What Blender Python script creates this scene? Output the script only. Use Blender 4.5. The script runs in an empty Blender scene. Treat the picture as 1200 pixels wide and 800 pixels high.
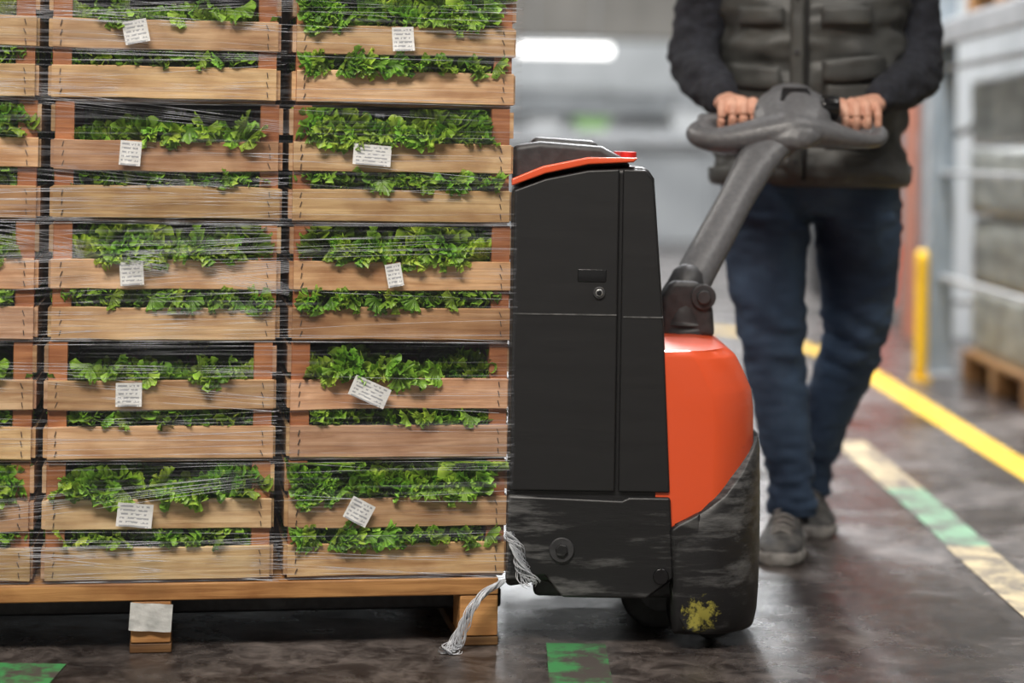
import bpy, bmesh, math, random
from mathutils import Vector, Matrix, noise
random.seed(7)
S=bpy.context.scene
COL=S.collection
R=random.uniform
# ------------------------------------------------------------ materials
def newmat(name):
    m=bpy.data.materials.new(name); m.use_nodes=True
    nt=m.node_tree; b=nt.nodes['Principled BSDF']
    return m,nt,b
def N(nt,t,**kw):
    n=nt.nodes.new(t)
    for k,v in kw.items(): setattr(n,k,v)
    return n
def ramp(nt,stops):
    r=N(nt,'ShaderNodeValToRGB'); e=r.color_ramp.elements
    while len(e)<len(stops): e.new(.5)
    for i,(p,c) in enumerate(stops):
        e[i].position=p; e[i].color=(c[0],c[1],c[2],1)
    return r
def coords(nt,scale=(1,1,1),kind='Object',rot=(0,0,0)):
    tc=N(nt,'ShaderNodeTexCoord'); mp=N(nt,'ShaderNodeMapping')
    mp.inputs['Scale'].default_value=scale; mp.inputs['Rotation'].default_value=rot
    nt.links.new(tc.outputs[kind],mp.inputs[0]); return mp.outputs[0]
def simple(name,c1,c2=None,rough=.6,scale=20,bump=0,metal=0,stretch=(1,1,1),spec=.5,pos=(.35,.65),detail=6,coat=0):
    m,nt,b=newmat(name); c2=c2 or c1
    co=coords(nt,stretch)
    n=N(nt,'ShaderNodeTexNoise'); n.inputs['Scale'].default_value=scale; n.inputs['Detail'].default_value=detail
    nt.links.new(co,n.inputs['Vector'])
    r=ramp(nt,[(pos[0],c1),(pos[1],c2)])
    nt.links.new(n.outputs[0],r.inputs[0]); nt.links.new(r.outputs[0],b.inputs['Base Color'])
    b.inputs['Roughness'].default_value=rough; b.inputs['Metallic'].default_value=metal
    b.inputs['Specular IOR Level'].default_value=spec
    b.inputs['Coat Weight'].default_value=coat
    if bump:
        bp=N(nt,'ShaderNodeBump'); bp.inputs['Strength'].default_value=bump; bp.inputs['Distance'].default_value=.01
        nt.links.new(n.outputs[0],bp.inputs['Height']); nt.links.new(bp.outputs[0],b.inputs['Normal'])
    return m
def wood(name,light,dark,stretch=(3,25,60)):
    m,nt,b=newmat(name)
    # per-object random offset so that every crate has its own grain
    oi=N(nt,'ShaderNodeObjectInfo')
    tc=N(nt,'ShaderNodeTexCoord'); off=N(nt,'ShaderNodeVectorMath',operation='ADD'); sc=N(nt,'ShaderNodeVectorMath',operation='SCALE')
    cmb=N(nt,'ShaderNodeCombineXYZ')
    for i in range(3): nt.links.new(oi.outputs['Random'],cmb.inputs[i])
    sc.inputs['Scale'].default_value=7; nt.links.new(cmb.outputs[0],sc.inputs[0])
    nt.links.new(tc.outputs['Object'],off.inputs[0]); nt.links.new(sc.outputs[0],off.inputs[1])
    def mapped(s):
        mp=N(nt,'ShaderNodeMapping'); mp.inputs['Scale'].default_value=s; nt.links.new(off.outputs[0],mp.inputs[0]); return mp.outputs[0]
    n=N(nt,'ShaderNodeTexNoise'); n.inputs['Scale'].default_value=1.6; n.inputs['Detail'].default_value=8; n.inputs['Distortion'].default_value=.8
    nt.links.new(mapped(stretch),n.inputs['Vector'])
    r=ramp(nt,[(.3,dark),(.62,light)]); nt.links.new(n.outputs[0],r.inputs[0])
    n2=N(nt,'ShaderNodeTexNoise'); n2.inputs['Scale'].default_value=11; n2.inputs['Detail'].default_value=5
    nt.links.new(mapped((1,1,2)),n2.inputs['Vector'])
    r2=ramp(nt,[(.3,(.58,.46,.37)),(.60,(1,1,1))]); nt.links.new(n2.outputs[0],r2.inputs[0])
    mx=N(nt,'ShaderNodeMixRGB',blend_type='MULTIPLY'); mx.inputs[0].default_value=.85
    nt.links.new(r.outputs[0],mx.inputs[1]); nt.links.new(r2.outputs[0],mx.inputs[2])
    at=N(nt,'ShaderNodeAttribute',attribute_name='tint')
    mx2=N(nt,'ShaderNodeMixRGB',blend_type='MULTIPLY'); mx2.inputs[0].default_value=1
    nt.links.new(mx.outputs[0],mx2.inputs[1]); nt.links.new(at.outputs[0],mx2.inputs[2])
    r3=ramp(nt,[(0,(.76,.68,.62)),(1,(1.0,1.0,1.0))])
    nt.links.new(oi.outputs['Random'],r3.inputs[0])
    mx3=N(nt,'ShaderNodeMixRGB',blend_type='MULTIPLY'); mx3.inputs[0].default_value=1
    nt.links.new(mx2.outputs[0],mx3.inputs[1]); nt.links.new(r3.outputs[0],mx3.inputs[2])
    nt.links.new(mx3.outputs[0],b.inputs['Base Color'])
    b.inputs['Roughness'].default_value=.6
    bp=N(nt,'ShaderNodeBump'); bp.inputs['Strength'].default_value=.3; bp.inputs['Distance'].default_value=.004
    nt.links.new(n.outputs[0],bp.inputs['Height']); nt.links.new(bp.outputs[0],b.inputs['Normal'])
    return m
M_wood=wood('crate_wood',(.86,.63,.405),(.54,.33,.175))
M_pallet=wood('pallet_wood',(.68,.38,.15),(.40,.20,.07))
def leafmat():
    m,nt,b=newmat('lettuce_leaf')
    n=N(nt,'ShaderNodeTexNoise'); n.inputs['Scale'].default_value=26; n.inputs['Detail'].default_value=5
    nt.links.new(coords(nt),n.inputs['Vector'])
    r=ramp(nt,[(.28,(.11,.25,.025)),(.5,(.27,.50,.055)),(.72,(.50,.74,.14))]); nt.links.new(n.outputs[0],r.inputs[0])
    at=N(nt,'ShaderNodeAttribute',attribute_name='tint')
    mx=N(nt,'ShaderNodeMixRGB',blend_type='MULTIPLY'); mx.inputs[0].default_value=1
    nt.links.new(r.outputs[0],mx.inputs[1]); nt.links.new(at.outputs[0],mx.inputs[2])
    nt.links.new(mx.outputs[0],b.inputs['Base Color'])
    b.inputs['Roughness'].default_value=.40
    tr=N(nt,'ShaderNodeBsdfTranslucent'); nt.links.new(mx.outputs[0],tr.inputs[0])
    ms=N(nt,'ShaderNodeMixShader'); ms.inputs[0].default_value=.42
    nt.links.new(b.outputs[0],ms.inputs[1]); nt.links.new(tr.outputs[0],ms.inputs[2])
    nt.links.new(ms.outputs[0],nt.nodes['Material Output'].inputs[0])
    return m
M_leaf=leafmat()
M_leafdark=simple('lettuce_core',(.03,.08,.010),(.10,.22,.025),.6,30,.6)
M_staple=simple('staple_steel',(.12,.09,.07),None,.4,metal=.6)
def labelmat():
    m,nt,b=newmat('printed_label')
    tc=N(nt,'ShaderNodeUVMap')
    def math_(op,a,b_):
        q=N(nt,'ShaderNodeMath',operation=op)
        for i,v in enumerate((a,b_)):
            if isinstance(v,(int,float)): q.inputs[i].default_value=v
            else: nt.links.new(v,q.inputs[i])
        return q.outputs[0]
    sp=N(nt,'ShaderNodeSeparateXYZ'); nt.links.new(tc.outputs[0],sp.inputs[0])
    row=math_('FRACT',math_('MULTIPLY',sp.outputs[1],6),0)
    inrow=math_('LESS_THAN',row,.45)
    mp=N(nt,'ShaderNodeMapping'); mp.inputs['Scale'].default_value=(9,6,1); nt.links.new(tc.outputs[0],mp.inputs[0])
    wn=N(nt,'ShaderNodeTexVoronoi'); wn.inputs['Scale'].default_value=1; nt.links.new(mp.outputs[0],wn.inputs['Vector'])
    word=math_('GREATER_THAN',wn.outputs['Distance'],.42)
    x1=math_('GREATER_THAN',sp.outputs[0],.08); x2=math_('LESS_THAN',sp.outputs[0],.9)
    t=math_('MULTIPLY',math_('MULTIPLY',inrow,word),math_('MULTIPLY',x1,x2))
    mx=N(nt,'ShaderNodeMixRGB'); mx.inputs[1].default_value=(.68,.68,.67,1); mx.inputs[2].default_value=(.32,.33,.35,1)
    nt.links.new(t,mx.inputs[0]); nt.links.new(mx.outputs[0],b.inputs['Base Color']); b.inputs['Roughness'].default_value=.6
    return m
M_label=labelmat()
M_paper=simple('paper_scrap',(.42,.43,.42),(.64,.64,.62),.7,30,.4)
def scuffed(name,base,scratch,rough=.4,amt=.62,coat=0,bump=.1,spot=None):
    m,nt,b=newmat(name)
    n=N(nt,'ShaderNodeTexNoise'); n.inputs['Scale'].default_value=3; n.inputs['Detail'].default_value=9; n.inputs['Roughness'].default_value=.7
    nt.links.new(coords(nt,(2,6,14)),n.inputs['Vector'])
    n2=N(nt,'ShaderNodeTexNoise'); n2.inputs['Scale'].default_value=3; n2.inputs['Detail'].default_value=4
    nt.links.new(coords(nt),n2.inputs['Vector'])
    mu=N(nt,'ShaderNodeMath',operation='MULTIPLY'); nt.links.new(n.outputs[0],mu.inputs[0]); nt.links.new(n2.outputs[0],mu.inputs[1])
    r=ramp(nt,[(.0,base),(amt*.5,base),(amt*.5+.14,scratch)]); nt.links.new(mu.outputs[0],r.inputs[0])
    out=r.outputs[0]
    if spot:
        g=N(nt,'ShaderNodeVectorMath',operation='DISTANCE'); nt.links.new(coords(nt),g.inputs[0]); g.inputs[1].default_value=spot[0]
        n3=N(nt,'ShaderNodeTexNoise'); n3.inputs['Scale'].default_value=75; n3.inputs['Detail'].default_value=8; n3.inputs['Roughness'].default_value=.7; nt.links.new(coords(nt),n3.inputs['Vector'])
        k=N(nt,'ShaderNodeMath',operation='MULTIPLY_ADD'); nt.links.new(n3.outputs[0],k.inputs[0]); k.inputs[1].default_value=-.14; nt.links.new(g.outputs['Value'],k.inputs[2])
        mr0=N(nt,'ShaderNodeMapRange'); mr0.inputs[1].default_value=-.058; mr0.inputs[2].default_value=-.042; mr0.inputs[3].default_value=1; mr0.inputs[4].default_value=0
        nt.links.new(k.outputs[0],mr0.inputs[0])
        mm=N(nt,'ShaderNodeMixRGB'); nt.links.new(mr0.outputs[0],mm.inputs[0]); nt.links.new(out,mm.inputs[1]); mm.inputs[2].default_value=(*spot[1],1); out=mm.outputs[0]
    nt.links.new(out,b.inputs['Base Color'])
    mr=N(nt,'ShaderNodeMapRange'); mr.inputs[3].default_value=rough-.08; mr.inputs[4].default_value=rough+.25
    nt.links.new(n.outputs[0],mr.inputs[0]); nt.links.new(mr.outputs[0],b.inputs['Roughness'])
    b.inputs['Coat Weight'].default_value=coat
    bp=N(nt,'ShaderNodeBump'); bp.inputs['Strength'].default_value=bump; bp.inputs['Distance'].default_value=.003
    nt.links.new(n.outputs[0],bp.inputs['Height']); nt.links.new(bp.outputs[0],b.inputs['Normal'])
    return m
M_black=scuffed('truck_black_paint',(.011,.011,.012),(.035,.035,.037),.36,.66)
M_skirt=scuffed('truck_worn_skirt',(.010,.010,.011),(.17,.17,.17),.33,.50,bump=.3)
M_bump=scuffed('truck_bumper_worn',(.010,.010,.011),(.13,.13,.13),.36,.52,bump=.3,spot=((.345,3.59,.066),(.30,.27,.05)))
M_orange=scuffed('truck_orange_paint',(.74,.088,.022),(.55,.09,.04),.34,.7,coat=.35)
M_dark=simple('dark_plastic',(.024,.024,.026),(.04,.04,.043),.5,60,.1)
M_grey=simple('grey_plastic',(.088,.089,.095),(.115,.116,.123),.40,90,.12)
M_gloss=simple('gloss_black',(.006,.006,.007),None,.15)
M_rubber=simple('rubber',(.015,.014,.014),(.03,.03,.03),.7,30,.3)
M_steel=simple('steel',(.3,.3,.3),(.45,.45,.45),.35,30,metal=.9)
M_skin=simple('skin',(.52,.25,.17),(.68,.38,.27),.5,25,.1)
M_jeans=simple('denim',(.012,.027,.060),(.060,.105,.18),.85,6,.15,pos=(.35,.78))
M_sweat=simple('dark_knit',(.008,.009,.014),(.016,.018,.027),.9,60,.4)
M_vest=simple('vest_nylon',(.038,.039,.038),(.068,.069,.065),.5,12,.2)
M_vestd=simple('vest_seam',(.010,.010,.011),None,.6)
M_shoe=simple('shoe_upper',(.035,.035,.037),(.11,.105,.10),.75,40,.3)
M_sole=simple('shoe_sole',(.20,.19,.18),(.35,.33,.31),.7,40)
M_hair=simple('hair',(.02,.012,.008),(.05,.03,.02),.6,80,.5)
M_eye=simple('eye_white',(.7,.7,.68),None,.2)
# ------------------------------------------------------------ mesh helpers
def obj(name,me,mat=None,parent=None,smooth=False):
    o=bpy.data.objects.new(name,me); COL.objects.link(o)
    if mat: me.materials.append(mat)
    if parent: o.parent=parent
    if smooth:
        for p in me.polygons: p.use_smooth=True
    return o
def empty(name,loc=(0,0,0),rz=0):
    e=bpy.data.objects.new(name,None); e.empty_display_size=.1; COL.objects.link(e)
    e.location=loc; e.rotation_euler=(0,0,rz); return e
def mk(name,vs,fs,mat=None,parent=None,smooth=False):
    me=bpy.data.meshes.new(name); me.from_pydata([tuple(v) for v in vs],[],fs); me.validate()
    bm=bmesh.new(); bm.from_mesh(me); bmesh.ops.recalc_face_normals(bm,faces=bm.faces); bm.to_mesh(me); bm.free()
    return obj(name,me,mat,parent,smooth)
def bev(o,w=.004,seg=2,angle=35):
    m=o.modifiers.new('bevel','BEVEL'); m.width=w; m.segments=seg; m.limit_method='ANGLE'; m.angle_limit=math.radians(angle)
    for p in o.data.polygons: p.use_smooth=True
    w2=o.modifiers.new('wn','WEIGHTED_NORMAL'); w2.keep_sharp=False
    return o
def box(name,x0,x1,y0,y1,z0,z1,mat,parent=None,b=.004,seg=2):
    vs=[(x,y,z) for x in(x0,x1) for y in(y0,y1) for z in(z0,z1)]
    fs=[(0,1,3,2),(4,6,7,5),(0,4,5,1),(2,3,7,6),(0,2,6,4),(1,5,7,3)]
    o=mk(name,vs,fs,mat,parent)
    if b: bev(o,b,seg)
    return o
def prism(name,prof,y0,y1,mat,parent=None,b=.006,seg=3):
    n=len(prof); vs=[(x,y0,z) for x,z in prof]+[(x,y1,z) for x,z in prof]
    fs=[tuple(range(n)),tuple(range(2*n-1,n-1,-1))]+[(i,(i+1)%n,n+(i+1)%n,n+i) for i in range(n)]
    o=mk(name,vs,fs,mat,parent)
    if b: bev(o,b,seg)
    return o
def loft(name,rings,mat=None,parent=None,cap=True,smooth=True):
    n=len(rings[0]); vs=[p for r in rings for p in r]; fs=[]
    for i in range(len(rings)-1):
        for j in range(n):
            fs.append((i*n+j,i*n+(j+1)%n,(i+1)*n+(j+1)%n,(i+1)*n+j))
    if cap: fs+= [tuple(range(n)),tuple(range((len(rings)-1)*n,len(rings)*n))]
    return mk(name,vs,fs,mat,parent,smooth)
def cr(pts,k=6):
    pts=[Vector(p) for p in pts]
    if len(pts)<3: return [pts[0].lerp(pts[-1],i/k) for i in range(k+1)]
    out=[]; P=[2*pts[0]-pts[1]]+pts+[2*pts[-1]-pts[-2]]
    for i in range(1,len(P)-2):
        for j in range(k):
            t=j/k; a,b,c,d=P[i-1],P[i],P[i+1],P[i+2]
            out.append(.5*((2*b)+(c-a)*t+(2*a-5*b+4*c-d)*t*t+(3*b-a-3*c+d)*t**3))
    out.append(pts[-1]); return out
def tube(name,path,rad,mat=None,parent=None,seg=16,k=6,flat=1.0,up=(0,0,1),rounded=False):
    pr=[Vector((*p,)) for p in path]
    if not isinstance(rad,(list,tuple)): rad=[rad]*len(path)
    rr=[Vector((r,r*flat,0)) if not isinstance(r,tuple) else Vector((r[0],r[1],0)) for r in rad]
    P=cr(pr,k); Q=cr(rr,k)
    rings=[]; u=Vector(up)
    for i,p in enumerate(P):
        t=(P[min(i+1,len(P)-1)]-P[max(i-1,0)]).normalized()
        s=t.cross(u)
        if s.length<1e-3: s=t.cross(Vector((0,1,0)))
        s.normalize(); w=s.cross(t).normalized()
        rings.append([p+s*Q[i].x*math.cos(a)+w*Q[i].y*math.sin(a) for a in [2*math.pi*j/seg for j in range(seg)]])
    if rounded:
        def capr(p,ring,d):
            r0=sum((q-p).length for q in ring)/seg; out=[]
            for f in (.5,.8,.97):
                out.append([p+(q-p)*math.sqrt(1-f*f)+d*r0*f for q in ring])
            return out
        d0=(P[0]-P[1]).normalized(); d1=(P[-1]-P[-2]).normalized()
        a=capr(P[0],rings[0],d0); b=capr(P[-1],rings[-1],d1)
        rings=a[::-1]+rings+b
    return loft(name,rings,mat,parent)
def fuse(name,objs,voxel,mat,parent=None,smooth_it=4,disp=None):
    bm=bmesh.new()
    for o in objs: bm.from_mesh(o.data)
    me=bpy.data.meshes.new(name); bm.to_mesh(me); bm.free()
    for o in objs: bpy.data.objects.remove(o)
    t=bpy.data.objects.new('tmp',me); COL.objects.link(t)
    m=t.modifiers.new('r','REMESH'); m.mode='VOXEL'; m.voxel_size=voxel
    if smooth_it:
        s=t.modifiers.new('s','SMOOTH'); s.factor=.6; s.iterations=smooth_it
    dg=bpy.context.evaluated_depsgraph_get(); dg.update()
    me2=bpy.data.meshes.new_from_object(t.evaluated_get(dg))
    bpy.data.objects.remove(t)
    if disp:
        nr=[v.normal.copy() for v in me2.vertices]
        for v,n_ in zip(me2.vertices,nr):
            v.co=v.co+n_*disp(v.co,n_)
    me2.name=name; me2.materials.clear()
    return obj(name,me2,mat,parent,True)
def cyl(name,c,r,h,axis,mat,parent=None,seg=32,b=.002):
    ax=Vector(axis).normalized(); s=ax.orthogonal().normalized(); w=ax.cross(s); c=Vector(c)
    rings=[[c+ax*d+s*r*math.cos(2*math.pi*j/seg)+w*r*math.sin(2*math.pi*j/seg) for j in range(seg)] for d in(-h/2,h/2)]
    o=loft(name,rings,mat,parent,smooth=False)
    if b: bev(o,b,2)
    return o
# ------------------------------------------------------------ room
def floormat():
    m,nt,b=newmat('worn_concrete')
    co=coords(nt)
    n=N(nt,'ShaderNodeTexNoise'); n.inputs['Scale'].default_value=1.9; n.inputs['Detail'].default_value=10; n.inputs['Roughness'].default_value=.70
    n2=N(nt,'ShaderNodeTexNoise'); n2.inputs['Scale'].default_value=13; n2.inputs['Detail'].default_value=10; n2.inputs['Roughness'].default_value=.78; n2.inputs['Distortion'].default_value=.6
    nt.links.new(co,n.inputs['Vector']); nt.links.new(co,n2.inputs['Vector'])
    r=ramp(nt,[(.38,(.040,.033,.031)),(.60,(.115,.100,.094))]); nt.links.new(n.outputs[0],r.inputs[0])
    r2=ramp(nt,[(.42,(.30,.27,.26)),(.54,(1.0,.98,.96)),(.66,(1.75,1.72,1.68))]); nt.links.new(n2.outputs[0],r2.inputs[0])
    mx=N(nt,'ShaderNodeMixRGB',blend_type='MULTIPLY'); mx.inputs[0].default_value=1
    nt.links.new(r.outputs[0],mx.inputs[1]); nt.links.new(r2.outputs[0],mx.inputs[2])
    nt.links.new(mx.outputs[0],b.inputs['Base Color'])
    mr=N(nt,'ShaderNodeMapRange'); mr.inputs[1].default_value=.38; mr.inputs[2].default_value=.62
    mr.inputs[3].default_value=.15; mr.inputs[4].default_value=.40
    nt.links.new(n.outputs[0],mr.inputs[0]); nt.links.new(mr.outputs[0],b.inputs['Roughness'])
    bp=N(nt,'ShaderNodeBump'); bp.inputs['Strength'].default_value=.35; bp.inputs['Distance'].default_value=.006
    nt.links.new(n2.outputs[0],bp.inputs['Height']); nt.links.new(bp.outputs[0],b.inputs['Normal'])
    return m
def paint(name,c,wear=(.44,.56)):
    m,nt,b=newmat(name)
    n=N(nt,'ShaderNodeTexNoise'); n.inputs['Scale'].default_value=9; n.inputs['Detail'].default_value=10; n.inputs['Roughness'].default_value=.75
    nt.links.new(coords(nt),n.inputs['Vector'])
    r=ramp(nt,[(wear[0],(.08,.068,.063)),(wear[1],c)]); nt.links.new(n.outputs[0],r.inputs[0])
    nt.links.new(r.outputs[0],b.inputs['Base Color']); b.inputs['Roughness'].default_value=.4
    return m
M_floor=floormat()
X0,X1,Y0,Y1,ZC=-7,6,-4,28,6
M_wall=simple('wall_panel',(.40,.41,.41),(.48,.49,.49),.7,2)
M_ceil=simple('ceiling_panel',(.42,.42,.41),(.5,.5,.49),.8,2)
box('floor',X0,X1,Y0,Y1,-.1,0,M_floor,b=0)
box('ceiling',X0,X1,Y0,Y1,ZC,ZC+.1,M_ceil,b=0)
box('wall_back',X0,X1,Y1,Y1+.1,0,ZC,M_wall,b=0)
box('wall_front',X0,X1,Y0-.1,Y0,0,ZC,M_wall,b=0)
box('wall_left',X0-.1,X0,Y0,Y1,0,ZC,M_wall,b=0)
box('wall_right',X1,X1+.1,Y0,Y1,0,ZC,M_wall,b=0)
M_yel=paint('yellow_line_paint',(.76,.47,.03),(.26,.42))
M_cream=paint('cream_line_paint',(.52,.42,.24),(.40,.57))
M_green=paint('green_line_paint',(.06,.27,.09),(.46,.55))
M_green2=paint('pale_green_paint',(.17,.33,.20),(.40,.57))
def strip(name,pts,w,mat,z=.002):
    pts=cr(pts,8); vs=[];fs=[]
    for i,p in enumerate(pts):
        t=(pts[min(i+1,len(pts)-1)]-pts[max(i-1,0)]).normalized(); s=Vector((t.y,-t.x,0))
        vs+=[(p.x-s.x*w/2,p.y-s.y*w/2,z),(p.x+s.x*w/2,p.y+s.y*w/2,z)]
    for i in range(len(pts)-1): fs.append((2*i,2*i+1,2*i+3,2*i+2))
    return mk(name,vs,fs,mat)
strip('yellow_floor_line',[(1.46,1,0),(1.46,5,0),(1.46,7.6,0),(1.44,8.8,0),(1.25,9.9,0),(.9,10.4,0),(0,10.6,0),(-3,10.6,0)],.10,M_yel)
strip('cream_floor_line',[(1.04,2.2,0),(1.04,3.4,0),(1.04,4.62,0)],.10,M_cream)
strip('cream_floor_line',[(1.05,5.42,0),(1.05,5.8,0),(1.05,6.3,0)],.10,M_cream)
strip('green_floor_line',[(1.045,4.62,0),(1.05,5,0),(1.05,5.42,0)],.10,M_green2)
strip('green_floor_mark',[(.127,3.64,0),(.127,3.3,0),(.127,2.9,0)],.105,M_green)
strip('green_floor_mark',[(-.80,3.44,0),(-.80,3.2,0),(-.80,2.9,0)],.13,M_green)
# ------------------------------------------------------------ crates
def add_tint(me,cols):
    ca=me.color_attributes.new('tint','FLOAT_COLOR','POINT')
    for i,c in enumerate(cols): ca.data[i].color=(c[0],c[1],c[2],1)
CW,CD,CH=.383,.39,.2065
def crate_frame(seed):
    rnd=random.Random(seed); vs=[];fs=[];tn=[];mi=[]
    def bx(x0,x1,y0,y1,z0,z1,t,m=0,c=.0015,bow=0):
        n=len(vs)
        segs=6; L='x' if (x1-x0)>=(y1-y0) and (x1-x0)>(z1-z0) else ('y' if (y1-y0)>(z1-z0) else 'z')
        w=[rnd.uniform(-.0012,.0012)+bow*4*(i/segs)*(1-i/segs) for i in range(segs+1)]
        for i in range(segs+1):
            f=i/segs
            if L=='x':
                x=x0+(x1-x0)*f; q=[(x,y0+w[i],z0+c+w[i]),(x,y0+c+w[i],z0+w[i]),(x,y1,z0+w[i]),(x,y1,z1+w[i]),(x,y0+c+w[i],z1+w[i]),(x,y0+w[i],z1-c+w[i])]
            elif L=='y':
                y=y0+(y1-y0)*f; q=[(x0,y,z0+c),(x0+c,y,z0),(x1,y,z0),(x1,y,z1),(x0+c,y,z1),(x0,y,z1-c)]
            else:
                z=z0+(z1-z0)*f; q=[(x0,y0+c,z),(x0+c,y0,z),(x1,y0,z),(x1,y1,z),(x0+c,y1,z),(x0,y1-c,z)]
            vs.extend(q)
        for i in range(segs):
            for j in range(6): fs.append((n+i*6+j,n+i*6+(j+1)%6,n+(i+1)*6+(j+1)%6,n+(i+1)*6+j)); mi.append(m)
        fs.append(tuple(n+j for j in range(6))); mi.append(m)
        fs.append(tuple(n+segs*6+j for j in range(6))); mi.append(m)
        tn.extend([t]*(6*(segs+1)))
    def tint(k=1.0):
        b=rnd.uniform(.64,1.06)*k; w=rnd.uniform(.86,1.0); return (b,b*w,b*w*rnd.uniform(.78,1.05))
    post=(.62,.36,.23)
    for x in (0,CW-.034):
        for y in (.009,CD-.034-.009):
            k=rnd.uniform(.8,1.1); bx(x+.001,x+.033,y,y+.034,0.002,.202,tuple(c*k for c in post))
    for y0 in (0,CD-.009):
        bw=rnd.uniform(-.003,.002)
        bx(rnd.uniform(-.002,.002),CW+rnd.uniform(-.002,.002),y0,y0+.009,.001,.057,tint(),bow=bw)
        bx(rnd.uniform(-.002,.002),CW+rnd.uniform(-.002,.002),y0,y0+.009,.086+rnd.uniform(-.002,.002),.138,tint(1.05),bow=rnd.uniform(-.003,.003))
    for x0 in (-.006,CW-.001):
        bx(x0,x0+.007,.01,CD-.01,.004,.055,tint(.9)); bx(x0,x0+.007,.01,CD-.01,.088,.136,tint(.9)); bx(x0,x0+.007,.01,CD-.01,.150,.196,tint(.8))
    for i in range(5):
        y=.012+i*.075; bx(.002,CW-.002,y,y+.066,-.004,.002,(.4,.3,.2))
    for z in (.012,.030,.046,.096,.113,.129):
        for x in (.014,CW-.016):
            dx=rnd.uniform(.001,.004)*(1 if x<.1 else -1); n=len(vs); h=.0045
            for yy in (-.0022,.001):
                vs.extend([(x-.0007,yy,z-h),(x+.0007,yy,z-h),(x+dx+.0007,yy,z+h),(x+dx-.0007,yy,z+h)])
            tn.extend([(1,1,1)]*8)
            for f in ((0,1,2,3),(7,6,5,4),(0,4,5,1),(1,5,6,2),(2,6,7,3),(3,7,4,0)): fs.append(tuple(n+a for a in f)); mi.append(1)
    me=bpy.data.meshes.new('crate_frame'); me.from_pydata(vs,[],fs)
    me.materials.append(M_wood); me.materials.append(M_staple)
    for p,m in zip(me.polygons,mi): p.material_index=m
    add_tint(me,tn)
    bm=bmesh.new(); bm.from_mesh(me); bmesh.ops.recalc_face_normals(bm,faces=bm.faces); bm.to_mesh(me); bm.free()
    return me
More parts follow.
